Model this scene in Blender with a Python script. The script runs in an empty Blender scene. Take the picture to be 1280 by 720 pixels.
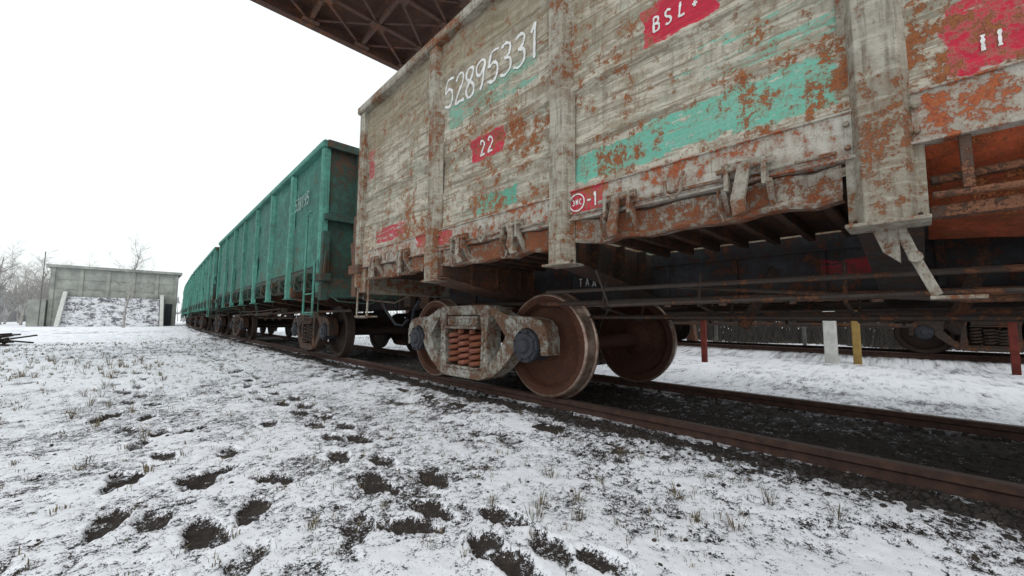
import bpy, bmesh, math, random
import numpy as np
from mathutils import Vector, Matrix, Euler
random.seed(7); rng=np.random.default_rng(11)
S=bpy.context.scene; COL=S.collection
S.view_settings.view_transform='Standard'; S.view_settings.look='None'; S.view_settings.exposure=0
R=math.radians
XS=2.045; XC=3.598; RAIL=.795; YC=-.74; ZT=3.63; HW=1.553; HL=5.95; X2=13.7
POSTS=[-4.085,-2.451,-.817,.817,2.451,4.085]
PX=-1.478
_perm=rng.permutation(4096)
def vnoise(x,y,seed=0):
    xi=np.floor(x).astype(np.int64); yi=np.floor(y).astype(np.int64)
    fx=x-xi; fy=y-yi
    fx=fx*fx*fx*(fx*(fx*6-15)+10); fy=fy*fy*fy*(fy*(fy*6-15)+10)
    def h(a,b):
        return _perm[(_perm[(a*7+seed*131)&4095]+b*13)&4095]/4095.
    return (h(xi,yi)*(1-fx)+h(xi+1,yi)*fx)*(1-fy)+(h(xi,yi+1)*(1-fx)+h(xi+1,yi+1)*fx)*fy
def fbm(x,y,oct=4,seed=0,rough=.5):
    t=0;a=1;s=0
    c,sn=math.cos(.6),math.sin(.6)
    for i in range(oct):
        t=t+a*vnoise(x,y,seed+i);s+=a;a*=rough
        x,y=(x*c-y*sn)*2.03+7.1,(x*sn+y*c)*2.03+3.3
    return t/s
class N:
    def __init__(s,name):
        s.m=bpy.data.materials.new(name); s.m.use_nodes=True; s.t=s.m.node_tree; s.t.nodes.clear()
        s.out=s.new('ShaderNodeOutputMaterial'); s.b=s.new('ShaderNodeBsdfPrincipled')
        s.t.links.new(s.b.outputs[0],s.out.inputs[0])
        s.b.inputs['Specular IOR Level'].default_value=.25
    def new(s,t,**k):
        n=s.t.nodes.new(t)
        for a,b in k.items(): setattr(n,a,b)
        return n
    def set(s,inp,v):
        if isinstance(v,bpy.types.NodeSocket): s.t.links.new(v,inp)
        elif isinstance(v,(tuple,list)) and len(v)==3 and inp.type=='RGBA': inp.default_value=(*v,1)
        else: inp.default_value=v
    def obj(s): return s.new('ShaderNodeTexCoord').outputs['Object']
    def map(s,v,scale=(1,1,1),loc=(0,0,0)):
        n=s.new('ShaderNodeMapping'); s.set(n.inputs[0],v); n.inputs['Scale'].default_value=scale; n.inputs['Location'].default_value=loc; return n.outputs[0]
    def noise(s,v,scale,detail=5,rough=.6,dist=0):
        n=s.new('ShaderNodeTexNoise'); s.set(n.inputs['Vector'],v); n.inputs['Scale'].default_value=scale; n.inputs['Detail'].default_value=detail
        n.inputs['Roughness'].default_value=rough; n.inputs['Distortion'].default_value=dist; return n.outputs[0]
    def noisec(s,v,scale,detail=3):
        n=s.new('ShaderNodeTexNoise'); s.set(n.inputs['Vector'],v); n.inputs['Scale'].default_value=scale; n.inputs['Detail'].default_value=detail; return n.outputs[1]
    def math(s,op,a,b=0.,c=None,clamp=False):
        n=s.new('ShaderNodeMath',operation=op,use_clamp=clamp); s.set(n.inputs[0],a); s.set(n.inputs[1],b)
        if c is not None: s.set(n.inputs[2],c)
        return n.outputs[0]
    def rng(s,v,a,b,c=0.,d=1.,smooth=True):
        n=s.new('ShaderNodeMapRange'); n.interpolation_type='SMOOTHSTEP' if smooth else 'LINEAR'
        s.set(n.inputs[0],v); n.inputs[1].default_value=a;n.inputs[2].default_value=b;n.inputs[3].default_value=c;n.inputs[4].default_value=d
        return n.outputs[0]
    def mix(s,f,a,b,mode='MIX'):
        n=s.new('ShaderNodeMix',data_type='RGBA',blend_type=mode)
        s.set(n.inputs[0],f); s.set(n.inputs[6],a); s.set(n.inputs[7],b); return n.outputs[2]
    def sep(s,v):
        n=s.new('ShaderNodeSeparateXYZ'); s.set(n.inputs[0],v); return n.outputs
    def bump(s,h,strength=.4,dist=.01):
        n=s.new('ShaderNodeBump'); s.set(n.inputs['Height'],h); n.inputs['Strength'].default_value=strength; n.inputs['Distance'].default_value=dist
        s.set(s.b.inputs['Normal'],n.outputs[0])
    def fin(s,col,rough=.8,metal=0.):
        s.set(s.b.inputs['Base Color'],col); s.set(s.b.inputs['Roughness'],rough); s.set(s.b.inputs['Metallic'],metal); return s.m
def weather(name,base,base2,rust=(.16,.05,.022),rust2=(.30,.10,.035),amt=.5,scale=1.,streak=.5,dirt=(.07,.06,.05),bump=.5,marks=None,topdirt=None,rough=.75,soft=.035,layers=False,low=None):
    n=N(name); o=n.obj(); v=o
    n1=n.noise(v,1.1*scale,4,.68); n2=n.noise(v,7*scale,5,.74); n3=n.noise(v,38*scale,3,.7)
    sv=n.map(v,(9,9,.7),(3,1,2)); st=n.noise(sv,2.2*scale,3,.65)
    hv=n.map(v,(1,.7,10),(5,1,2)); hs=n.noise(hv,2.4*scale,4,.68)
    col=n.mix(n.rng(n1,.38,.62),base,base2)
    col=n.mix(n.rng(n2,.35,.68,0,.5),col,tuple(c*.6 for c in base2))
    col=n.mix(n.rng(st,.48,.72,0,streak),col,dirt)
    if layers:
        h2=n.noise(n.map(v,(1,.5,3.2),(1,4,7)),5,6,.74,.6)
        col=n.mix(n.rng(h2,.48,.53,0,.72),col,(.54,.505,.42))
        h3=n.noise(n.map(v,(1,.33,6.5),(9,4,1)),4,6,.72,.4)
        col=n.mix(n.rng(h3,.51,.59,0,.72),col,(.155,.125,.088))
        h4=n.noise(n.map(v,(1,.8,1.6),(2,8,3)),2.2,4,.7)
        col=n.mix(n.rng(h4,.54,.64,0,.32),col,(.235,.28,.23))
        col=n.mix(n.rng(n.math('ADD',n.math('MULTIPLY',n2,.5),n.math('MULTIPLY',h2,.5)),.553,.567,0,.75),col,(.23,.165,.115))
        sv2=n.map(v,(5,5,.35),(7,2,9)); s2=n.noise(sv2,3,4,.7); col=n.mix(n.rng(s2,.53,.70,0,.5),col,(.12,.09,.06))
    else:
        col=n.mix(n.rng(hs,.50,.64,0,.45*streak),col,tuple(min(1,c*1.35) for c in base))
    if marks:
        w=n.noisec(v,13,5); ad=n.new('ShaderNodeVectorMath',operation='MULTIPLY_ADD'); n.set(ad.inputs[0],w); ad.inputs[1].default_value=(.09,.09,.09); n.set(ad.inputs[2],o)
        sp=n.sep(ad.outputs[0]); wn=n.math('ADD',n.math('MULTIPLY',n2,.45),n.math('MULTIPLY',hs,.55))
        for (y0,y1,z0,z1,c,wear) in marks:
            off=.045
            a=n.math('SUBTRACT',sp[1],y0+off); b=n.math('SUBTRACT',y1+off,sp[1]); d=n.math('SUBTRACT',sp[2],z0+off); e=n.math('SUBTRACT',z1+off,sp[2])
            m=n.math('MINIMUM',n.math('MINIMUM',a,b),n.math('MINIMUM',d,e))
            m=n.rng(m,0,.008)
            if wear>0: m=n.math('MULTIPLY',m,n.rng(wn,.34+wear*.19,.37+wear*.19))
            cc=n.mix(n.rng(n3,.35,.7,0,.4),c,tuple(x*.6+.05 for x in c))
            cc=n.mix(n.rng(hs,.42,.64,0,.35),cc,(.30,.44,.37) if c[1]>.2 else (.30,.012,.03))
            col=n.mix(m,col,cc)
    if topdirt:
        z=n.sep(o)[2]; col=n.mix(n.rng(n.math('ADD',z,n.math('MULTIPLY',n1,1.2)),topdirt[0],topdirt[1],0,.6),col,topdirt[2])
    mm=n.math('ADD',n.math('MULTIPLY',n1,.34),n.math('ADD',n.math('MULTIPLY',n2,.46),n.math('MULTIPLY',n3,.20)))
    if low:
        s3=n.sep(o); mm=n.math('ADD',mm,n.rng(s3[2],low[0],low[1],low[2],0.,False))
    thr=.68-.32*amt
    rm=n.rng(mm,thr,thr+soft)
    halo=n.rng(mm,thr-.05,thr+.01,0,.55)
    col=n.mix(halo,col,tuple(a*.55+b*.35 for a,b in zip(base2,rust2)))
    rc=n.mix(n.rng(n3,.3,.7),rust,rust2); col=n.mix(rm,col,rc)
    col=n.mix(n.rng(n3,.60,.72,0,.6),col,tuple(c*.5 for c in rust))
    h=n.math('ADD',n.math('MULTIPLY',n3,.5),n.math('SUBTRACT',n.math('MULTIPLY',n2,.6),n.math('MULTIPLY',rm,.45)))
    n.bump(h,bump,.012)
    return n.fin(col,n.rng(n2,.3,.7,rough-.12,rough+.12))
def plain(name,c,var=.35,scale=6,rough=.8,bump=.3,metal=0,c2=None):
    n=N(name); o=n.obj(); a=n.noise(o,scale,4,.65); b=n.noise(o,scale*7,3,.6)
    col=n.mix(n.rng(a,.3,.7),c,c2 or tuple(x*(1-var) for x in c)); col=n.mix(n.rng(b,.45,.75,0,.5),col,tuple(x*.55 for x in c))
    if bump: n.bump(n.math('ADD',a,n.math('MULTIPLY',b,.4)),bump,.01)
    return n.fin(col,rough,metal)
Y0=-YC
def mk(y0,y1,z0,z1,c,w): return (y0+Y0,y1+Y0,z0,z1,c,w)
TEAL=(.13,.41,.31); RED=(.52,.02,.05)
marks=[mk(.20,1.10,1.65,1.88,TEAL,.36),mk(.95,1.62,1.63,1.83,TEAL,.05),mk(.2,.6,1.62,1.80,TEAL,.2),mk(2.17,2.66,1.62,1.78,(.09,.33,.24),.0),mk(2.22,2.60,1.65,1.76,(.09,.33,.24),.0),mk(1.95,3.15,2.56,2.80,(.14,.36,.27),.82),
 mk(.0,.9,1.96,2.2,TEAL,.98),
 mk(.66,1.09,2.34,2.585,RED,.25),mk(.72,1.03,2.37,2.55,RED,0.),mk(2.34,2.78,2.12,2.34,RED,.15),mk(1.37,1.66,1.40,1.59,RED,0.),mk(3.95,4.75,1.64,1.83,(.5,.05,.08),.6),
 mk(3.02,3.28,1.42,1.56,RED,.3),mk(4.84,5.04,2.55,2.95,(.5,.06,.09),.5),mk(-.55,-.105,1.585,1.86,RED,.2),mk(3.45,3.7,1.45,1.6,RED,.5)]
M_wall=weather('weathered_grey_wall',(.42,.39,.32),(.30,.27,.205),amt=.38,scale=1.7,streak=.5,marks=marks,topdirt=(3.0,4.0,(.20,.16,.095)),dirt=(.17,.135,.09),bump=.7,layers=True,low=(1.55,2.3,.05),rust=(.17,.06,.03),rust2=(.33,.12,.045),soft=.03)
M_post=weather('weathered_grey_post',(.40,.375,.315),(.24,.21,.16),amt=.45,scale=1.9,streak=.75,dirt=(.11,.085,.06),bump=.7,rust=(.13,.055,.03),rust2=(.27,.10,.042))
M_beam=weather('rust_stained_grey_beam',(.48,.455,.40),(.33,.30,.25),rust=(.24,.058,.028),rust2=(.42,.125,.05),amt=.50,scale=2.4,streak=.6,marks=marks,dirt=(.17,.125,.085),bump=.7)
M_edge=weather('rusty_hatch_edge',(.34,.31,.26),(.19,.155,.12),rust=(.14,.05,.026),rust2=(.29,.095,.04),amt=.60,scale=3,streak=.7,dirt=(.09,.055,.04),bump=.8)
M_latch=weather('rusty_latch_metal',(.37,.345,.29),(.22,.19,.15),amt=.52,scale=4,streak=.4,bump=.6,rust=(.12,.05,.028),rust2=(.24,.09,.04))
M_under=weather('rust_dark_underframe',(.055,.042,.036),(.030,.026,.024),rust=(.08,.034,.022),rust2=(.14,.06,.03),amt=.52,scale=1.6,streak=.3,dirt=(.025,.022,.02),bump=.7)
M_sill=weather('dark_sill',(.065,.066,.070),(.035,.035,.04),rust=(.08,.035,.022),rust2=(.14,.055,.03),amt=.46,scale=1.6,streak=.3,dirt=(.026,.023,.021),marks=[(.8,1.22,1.02,1.13,(.34,.03,.04),.5)])
M_brown=weather('crumbly_brown_rust',(.12,.075,.055),(.065,.042,.033),rust=(.14,.055,.03),rust2=(.25,.115,.065),amt=.58,scale=3,streak=.3,bump=1.)
M_hatch=weather('dark_rusty_hatch',(.085,.055,.04),(.045,.032,.026),rust=(.10,.04,.024),rust2=(.20,.09,.05),amt=.5,scale=3,streak=.3,bump=.8)
M_orange=weather('bright_rust_hatch',(.50,.10,.035),(.24,.05,.022),rust=(.06,.022,.016),rust2=(.58,.20,.07),amt=.48,scale=3,streak=.5,bump=1.)
M_frame=weather('cast_frame_grey',(.40,.39,.345),(.22,.20,.165),rust=(.10,.05,.033),rust2=(.21,.105,.06),amt=.54,scale=3.5,streak=.6,dirt=(.06,.05,.04),bump=.9)
M_wheel=weather('rusty_wheel',(.12,.048,.030),(.06,.029,.022),rust=(.035,.021,.017),rust2=(.20,.08,.042),amt=.55,scale=3.5,streak=.5,dirt=(.035,.026,.022),bump=.8)
M_wheeld=weather('dark_wheel',(.05,.032,.026),(.03,.024,.021),amt=.45,scale=3,streak=.3,dirt=(.03,.024,.02),bump=.5,rust=(.04,.024,.018),rust2=(.08,.04,.026))
M_spring=weather('rusty_spring',(.30,.11,.075),(.17,.065,.048),amt=.5,scale=6,streak=.2)
M_cap=plain('dark_axle_box',(.045,.048,.058),.4,9,.6,.4)
M_green=weather('green_paint_bay_shade',(.050,.195,.150),(.038,.145,.115),amt=.31,streak=.6,dirt=(.045,.085,.07),bump=.4,rust=(.07,.06,.04),rust2=(.13,.10,.06),low=(1.55,2.3,.06))  # panels darker than the posts: bay shading put into the green
M_greenp=weather('green_post_lit_tone',(.10,.31,.245),(.07,.22,.175),amt=.33,scale=1.5,streak=.6,dirt=(.055,.09,.075),bump=.4,rust=(.07,.05,.03),rust2=(.13,.09,.05))  # posts lighter than the panels: their lit look put into the green
M_greend=weather('dirty_beam_dark_end_green',(.040,.095,.078),(.03,.048,.04),amt=.48,scale=1.5,streak=.5,dirt=(.035,.032,.028),bump=.4,rust=(.06,.035,.023),rust2=(.10,.06,.036))
M_brownwag=weather('brown_wagon_side',(.075,.048,.04),(.045,.034,.03),amt=.5,scale=1.2,streak=.5,dirt=(.04,.035,.03),bump=.4,rust=(.07,.032,.02),rust2=(.13,.06,.032))
M_white=plain('worn_white_paint',(.82,.82,.80),.25,20,.7,.1)
M_faded=plain('faded_white_paint',(.50,.58,.55),.5,14,.8,.1)
M_gantry=weather('rusty_gantry',(.14,.075,.055),(.08,.05,.042),rust=(.14,.05,.028),rust2=(.24,.11,.06),amt=.5,scale=.8,streak=.4,bump=.4)
M_conc=plain('grey_concrete',(.38,.39,.36),.35,.9,.9,.4,c2=(.22,.23,.215))
M_redp=plain('red_post_paint',(.16,.03,.022),.5,5,.8,.4)
M_pipe=plain('grey_pipe',(.20,.20,.19),.5,4,.8,.4)
M_whitep=plain('white_post_paint',(.62,.62,.60),.3,5,.8,.3)
M_ochre=plain('ochre_post_paint',(.36,.24,.08),.3,5,.8,.3)
M_wood=plain('creosoted_timber',(.045,.036,.03),.5,5,.9,.8)
M_birch=plain('birch_bark',(.42,.41,.39),.5,4,.9,.4,c2=(.22,.20,.19))
M_twig=plain('bare_twigs',(.065,.055,.046),.4,3,.9,.2)
M_farwood=plain('haze_toned_far_wood',(.36,.36,.365),.25,.3,1,.0)  # pale grey puts distance haze into the wood's colour
M_wire=plain('fence_wire',(.10,.10,.10),.3,5,.7,.1)
M_grass=plain('dry_straw_grass',(.22,.175,.10),.5,6,.9,0,c2=(.07,.06,.037))
M_stone=plain('dark_clods',(.030,.026,.024),.4,12,.95,.8,c2=(.065,.056,.052))
n=N('rail_steel'); o=n.obj(); g=n.new('ShaderNodeNewGeometry'); nz=n.sep(g.outputs['Normal'])[2]; top=n.rng(nz,.85,.97)
a=n.noise(o,14,5,.7); rc=n.mix(n.rng(a,.3,.7),(.045,.028,.024),(.095,.050,.037)); col=n.mix(top,rc,(.12,.088,.075)); n.bump(a,.4,.006); M_rail=n.fin(col,n.rng(top,0,1,.85,.45),n.math('MULTIPLY',top,.3))
n=N('tread_steel'); o=n.obj(); a=n.noise(o,14,5,.7); n.bump(a,.2,.004); M_tread=n.fin(n.mix(n.rng(a,.3,.7),(.42,.33,.27),(.20,.11,.08)),.33,.6)
class MB:
    def __init__(s): s.v=[];s.f=[]
    def add(s,vs,fs):
        k=len(s.v); s.v+= [tuple(x) for x in vs]; s.f+=[tuple(i+k for i in f) for f in fs]
    def box(s,x0,x1,y0,y1,z0,z1):
        s.add([(x0,y0,z0),(x1,y0,z0),(x1,y1,z0),(x0,y1,z0),(x0,y0,z1),(x1,y0,z1),(x1,y1,z1),(x0,y1,z1)],[(0,3,2,1),(4,5,6,7),(0,1,5,4),(1,2,6,5),(2,3,7,6),(3,0,4,7)]); return s
    def beam(s,p0,p1,w,h,up=(0,0,1)):
        p0=Vector(p0);p1=Vector(p1);d=(p1-p0).normalized();u=Vector(up)
        if abs(d.dot(u))>.98: u=Vector((1,0,0))
        r=d.cross(u).normalized()*w/2; u=r.cross(d).normalized()*h/2
        s.add([p0-r-u,p0+r-u,p0+r+u,p0-r+u,p1-r-u,p1+r-u,p1+r+u,p1-r+u],[(0,3,2,1),(4,5,6,7),(0,1,5,4),(1,2,6,5),(2,3,7,6),(3,0,4,7)]); return s
    def cyl(s,p0,p1,r0,r1=None,n=12,cap=True):
        r1=r0 if r1 is None else r1; p0=Vector(p0);p1=Vector(p1);d=(p1-p0).normalized()
        u=d.orthogonal().normalized();w=d.cross(u)
        vs=[p0+(u*math.cos(2*math.pi*i/n)+w*math.sin(2*math.pi*i/n))*r0 for i in range(n)]+[p1+(u*math.cos(2*math.pi*i/n)+w*math.sin(2*math.pi*i/n))*r1 for i in range(n)]
        fs=[(i,(i+1)%n,n+(i+1)%n,n+i) for i in range(n)]
        if cap: fs+=[tuple(range(n))[::-1],tuple(range(n,2*n))]
        s.add(vs,fs); return s
    def tube(s,path,r,n=8):
        P=[Vector(p) for p in path]; rings=[];u=None
        for i,p in enumerate(P):
            d=(P[min(i+1,len(P)-1)]-P[max(i-1,0)]).normalized()
            u=d.orthogonal().normalized() if u is None else (u-d*u.dot(d)).normalized()
            w=d.cross(u); rings.append([p+(u*math.cos(2*math.pi*j/n)+w*math.sin(2*math.pi*j/n))*r for j in range(n)])
        vs=[q for rr in rings for q in rr]; fs=[(i*n+j,i*n+(j+1)%n,(i+1)*n+(j+1)%n,(i+1)*n+j) for i in range(len(P)-1) for j in range(n)]
        fs+=[tuple(range(n))[::-1],tuple(range((len(P)-1)*n,len(P)*n))]; s.add(vs,fs); return s
    def ext(s,pts,x0,x1):
        n=len(pts); vs=[(x0,y,z) for y,z in pts]+[(x1,y,z) for y,z in pts]
        s.add(vs,[tuple(range(n)),tuple(range(n,2*n))[::-1]]+[(i,i+n,(i+1)%n+n,(i+1)%n) for i in range(n)]); return s
    def exty(s,pts,y0,y1):
        n=len(pts); vs=[(x,y0,z) for x,z in pts]+[(x,y1,z) for x,z in pts]
        s.add(vs,[tuple(range(n)),tuple(range(n,2*n))[::-1]]+[(i,i+n,(i+1)%n+n,(i+1)%n) for i in range(n)]); return s
    def lathe(s,prof,yc,zc,n=48,cap=True):
        vs=[(x,yc+r*math.cos(2*math.pi*i/n),zc+r*math.sin(2*math.pi*i/n)) for x,r in prof for i in range(n)]
        m=len(prof); fs=[(k*n+i,k*n+(i+1)%n,(k+1)*n+(i+1)%n,(k+1)*n+i) for k in range(m-1) for i in range(n)]
        if cap: fs+=[tuple(range(n)),tuple(range((m-1)*n,m*n))]
        s.add(vs,fs); return s
    def go(s,name,mat,parent=None,bevel=0,smooth=35,loc=(0,0,0),recalc=True,seg=2,**props):
        me=bpy.data.meshes.new(name); me.from_pydata(s.v,[],s.f); me.update()
        if recalc:
            bm=bmesh.new(); bm.from_mesh(me); bmesh.ops.recalc_face_normals(bm,faces=bm.faces); bm.to_mesh(me); bm.free()
        me.materials.append(mat)
        if smooth: me.shade_smooth(); me.set_sharp_from_angle(angle=R(smooth))
        o=bpy.data.objects.new(name,me); COL.objects.link(o); o.location=loc
        if parent: o.parent=parent
        if bevel:
            b=o.modifiers.new('b','BEVEL'); b.width=bevel; b.segments=seg; b.limit_method='ANGLE'; b.angle_limit=R(40)
        for k,v in props.items(): o[k]=v
        return o
def empty(name,loc=(0,0,0),parent=None,**props):
    o=bpy.data.objects.new(name,None); COL.objects.link(o); o.location=loc; o.empty_display_size=.2
    if parent: o.parent=parent
    for k,v in props.items(): o[k]=v
    return o
def copy_tree(o,parent=None):
    c=o.copy(); COL.objects.link(c)
    if parent: c.parent=parent
    for ch in list(o.children): copy_tree(ch,c)
    return c
RAD=800.; S0=8.
def track(s):
    if s<S0: return 0.,s,0.
    a=(s-S0)/RAD; return RAD*(1-math.cos(a)), S0+RAD*math.sin(a), a
def mm2(a,c): return min(a,c),max(a,c)
def arc(cy,cz,r,a0,a1,k=7): return [(cy+r*math.cos(R(a0+(a1-a0)*i/k)),cz+r*math.sin(R(a0+(a1-a0)*i/k))) for i in range(k+1)]
def build_bogie(parent,y,mframe,detail=True):
    b=empty('bogie',(0,y,0),parent)
    ZC=.475; mw=M_wheel if detail else M_wheeld; msp=M_spring if detail else M_wheeld
    for k in (-.925,.925):
        for sgn in (-1,1):
            p=[(.905,.0),(.905,.065),(.90,.090),(.875,.108),(.868,.14),(.826,.155),(.800,.21),(.788,.30),(.794,.35),(.812,.368),(.862,.382),(.873,.39),(.874,.395),(.866,.402),(.866,.415),(.873,.422)]
            q=[(.735,.48),(.735,.41),(.775,.38),(.770,.19),(.72,.14),(.70,.10)]
            MB().lathe([(x*sgn,max(r,.001)) for x,r in p+[(.8725,.457)]+q],k,ZC,60).go('wheel',mw,b,smooth=28)
            t=[(.8745,.452),(.8735,.463),(.866,.472),(.86,.476),(.775,.480),(.762,.488),(.757,.500),(.746,.505),(.737,.498),(.7345,.48)]
            MB().lathe([(x*sgn,r) for x,r in t],k,ZC,64,cap=False).go('wheel_tread',M_tread if detail else mw,b)
        MB().cyl((-.86,k,ZC),(.86,k,ZC),.080,n=20).cyl((-.74,k,ZC),(-.62,k,ZC),.105,.081,n=20).cyl((.62,k,ZC),(.74,k,ZC),.081,.105,n=20).go('axle',mw,b)
    for sgn in (-1,1):
        m=MB()
        def pl(pts,a,c):
            x0,x1=mm2(a*sgn,c*sgn); m.ext(pts,x0,x1)
        pl([(-.80,.70),(-.62,.765),(-.46,.83),(-.36,.85),(.36,.85),(.46,.83),(.62,.765),(.80,.70),(.80,.61),(.56,.70),(.40,.75),(-.40,.75),(-.56,.70),(-.80,.61)],.945,1.115)
        for e in (-1,1):
            P=lambda L:[(e*yy,zz) for yy,zz in L]
            pl(P([(.66,.74),(.82,.735),(.98,.725),(1.08,.70),(1.14,.64),(1.165,.54),(1.165,.40),(1.085,.40)]+arc(.925,.475,.155,-5,185,8)+[(.765,.40),(.68,.38),(.64,.48),(.64,.60)]),.940,1.108)
            pl(P([(.79,.45),(.73,.36),(.60,.24),(.46,.15),(.28,.11),(.28,.22),(.40,.255),(.50,.33),(.60,.46),(.68,.58)]),.948,1.120)
            pl(P([(.29,.18),(.43,.20),(.40,.40),(.40,.60),(.44,.80),(.28,.80),(.31,.60),(.31,.40)]),.935,1.128)
            pl(P([(.38,.82),(.50,.83),(.78,.60),(.68,.50)]),.952,1.102)
            for zz in (.36,.5,.64): m.cyl((1.12*sgn,e*.355,zz),(1.15*sgn,e*.355,zz),.017,n=6)
            for zz in (.50,.58): m.cyl((1.10*sgn,e*1.125,zz),(1.125*sgn,e*1.125,zz),.014,n=6)
        pl([(-.44,.15),(-.30,.105),(.30,.105),(.44,.15),(.42,.20),(-.42,.20)],.915,1.145)
        x0,x1=mm2(.895*sgn,1.155*sgn); m.box(x0,x1,-.29,.29,.198,.222)
        m.go('side_frame',mframe,b,bevel=.02 if detail else .01,seg=3 if detail else 1)
        mb=MB(); x0,x1=mm2(.2*sgn,1.14*sgn); mb.box(x0,x1,-.25,.25,.635,.74); x0,x1=mm2(.2*sgn,1.165*sgn); mb.box(x0,x1,-.27,.27,.605,.635)
        for e in(-.13,.0,.13): mb.cyl((1.13*sgn,e,.69),(1.165*sgn,e,.69),.025,n=10)
        mb.go('bolster_end',mframe,b,bevel=.012)
        for yy in (-.185,0,.185):
            for xo in ((1.05,) if not detail else (1.055,.87)):
                path=[]; turns=5.2+random.uniform(-.2,.2); st=14 if detail else 9; jx=random.uniform(-.012,.012); ph=random.uniform(0,6)
                for i in range(int(turns*st)+1):
                    t=i/st; path.append(((xo+jx*t/5)*sgn+.076*math.cos(t*2*math.pi+ph),yy+.076*math.sin(t*2*math.pi+ph),.24+.345*t/turns))
                MB().tube(path,.025,7 if detail else 4).go('coil_spring',msp,b)
        for e in (-.925,.925):
            a=MB()
            a.cyl((.90*sgn,e,ZC),(1.10*sgn,e,ZC),.135,n=20); a.cyl((1.10*sgn,e,ZC),(1.135*sgn,e,ZC),.150,.145,n=24); a.cyl((1.135*sgn,e,ZC),(1.15*sgn,e,ZC),.115,.11,n=20); a.cyl((1.15*sgn,e,ZC),(1.175*sgn,e,ZC),.07,.055,n=16)
            for q in range(8):
                an=q*math.pi/4+.3; a.cyl((1.13*sgn,e+.128*math.cos(an),ZC+.128*math.sin(an)),(1.153*sgn,e+.128*math.cos(an),ZC+.128*math.sin(an)),.012,n=6)
            a.go('axle_box',M_cap,b,bevel=.004)
        for e in (-1,1):
            s_=MB(); pts=[]
            for q in range(7):
                an=math.pi+(-.45+.15*q); pts.append((e*(.925+.51*math.cos(an)),ZC+.51*math.sin(an)))
            for q in range(6,-1,-1):
                an=math.pi+(-.45+.15*q); pts.append((e*(.925+.56*math.cos(an)),ZC+.56*math.sin(an)))
            x0,x1=mm2(.74*sgn,.85*sgn); s_.ext(pts,x0,x1); s_.beam((.8*sgn,e*.34,.52),(.8*sgn,e*.22,.80),.03,.05); s_.go('brake_shoe',M_under,b)
    MB().box(-.9,.9,-.2,.2,.56,.74).cyl((0,0,.74),(0,0,.80),.17,n=20).go('bolster',M_under,b,bevel=.01)
    for e in (-1,1): MB().cyl((-.8,e*.34,.44),(.8,e*.34,.44),.025,n=8).beam((-.8,e*.34,.44),(0,e*.22,.46),.03,.05).beam((.8,e*.34,.44),(0,e*.22,.46),.03,.05).go('brake_beam',M_under,b)
    return b
def panel_relief(y,z):
    r=0
    for zc,hh,d in ((1.93,.04,.014),(2.30,.04,.020),(3.13,.04,.018),(1.60,.04,.010)):
        r=r+d*np.clip(1-np.abs(z-zc)/hh,0,1)**.7
    r=r-.012*((z>1.93)&(z<2.30))
    r=r+(fbm(y*1.7+9,z*2.3+4,3,5)-.5)*.06+(fbm(y*7,z*7,2,9)-.5)*.010
    return r
def wall_mesh(x,sgn,relief):
    ny=300 if relief else 60; nz=100 if relief else 20
    ys=np.linspace(-HL+.02,HL-.02,ny); zs=np.linspace(1.56,3.53,nz)
    Yg,Zg=np.meshgrid(ys,zs,indexing='ij')
    X=x+sgn*panel_relief(Yg,Zg)
    me=MB(); me.v=list(zip(X.ravel().tolist(),Yg.ravel().tolist(),Zg.ravel().tolist()))
    me.f=[(i*nz+j,(i+1)*nz+j,(i+1)*nz+j+1,i*nz+j+1) for i in range(ny-1) for j in range(nz-1)]
    k=len(me.v); xb=x-sgn*.04
    me.v+=[(xb,-HL+.02,1.56),(xb,HL-.02,1.56),(xb,HL-.02,3.53),(xb,-HL+.02,3.53)]; me.f.append((k,k+1,k+2,k+3))
    return me
def build_latch(parent,y,s,mat,var=0):
    m=MB()
    def bx(a,b,y0,y1,z0,z1):
        a,b=mm2(s*a,s*b); m.box(a,b,y+y0,y+y1,z0,z1)
    bx(1.505,1.53,-.11,.11,1.40,1.475); bx(1.50,1.565,-.09,-.07,1.33,1.46); bx(1.50,1.565,.07,.09,1.33,1.46)
    m.cyl((s*1.55,y-.125,1.435),(s*1.55,y+.125,1.435),.014,n=8)
    for e in (-.08,0.0,.08): m.cyl((s*1.528,y+e,1.46),(s*1.55,y+e,1.46),.013,n=6)
    t=.02 if var else -.02
    m.ext([(y-.03,1.45),(y+.027,1.45),(y+.025+t,1.36),(y+.045+t,1.28),(y+.015+t*2,1.20),(y-.04+t*2,1.215),(y-.018+t,1.28),(y-.033+t,1.36)],min(s*1.54,s*1.565),max(s*1.54,s*1.565))
    m.beam((s*1.545,y-.095,1.35),(s*1.47,y-.095,1.24),.022,.04); m.beam((s*1.545,y+.095,1.35),(s*1.47,y+.095,1.24),.022,.04)
    m.tube([(s*1.555,y+.02,1.24),(s*1.545,y+.05,1.19),(s*1.53,y+.10,1.19),(s*1.52,y+.13,1.25),(s*1.52,y+.13,1.36)],.007,6)
    return m.go('hatch_latch',mat,parent,bevel=.003)
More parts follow.
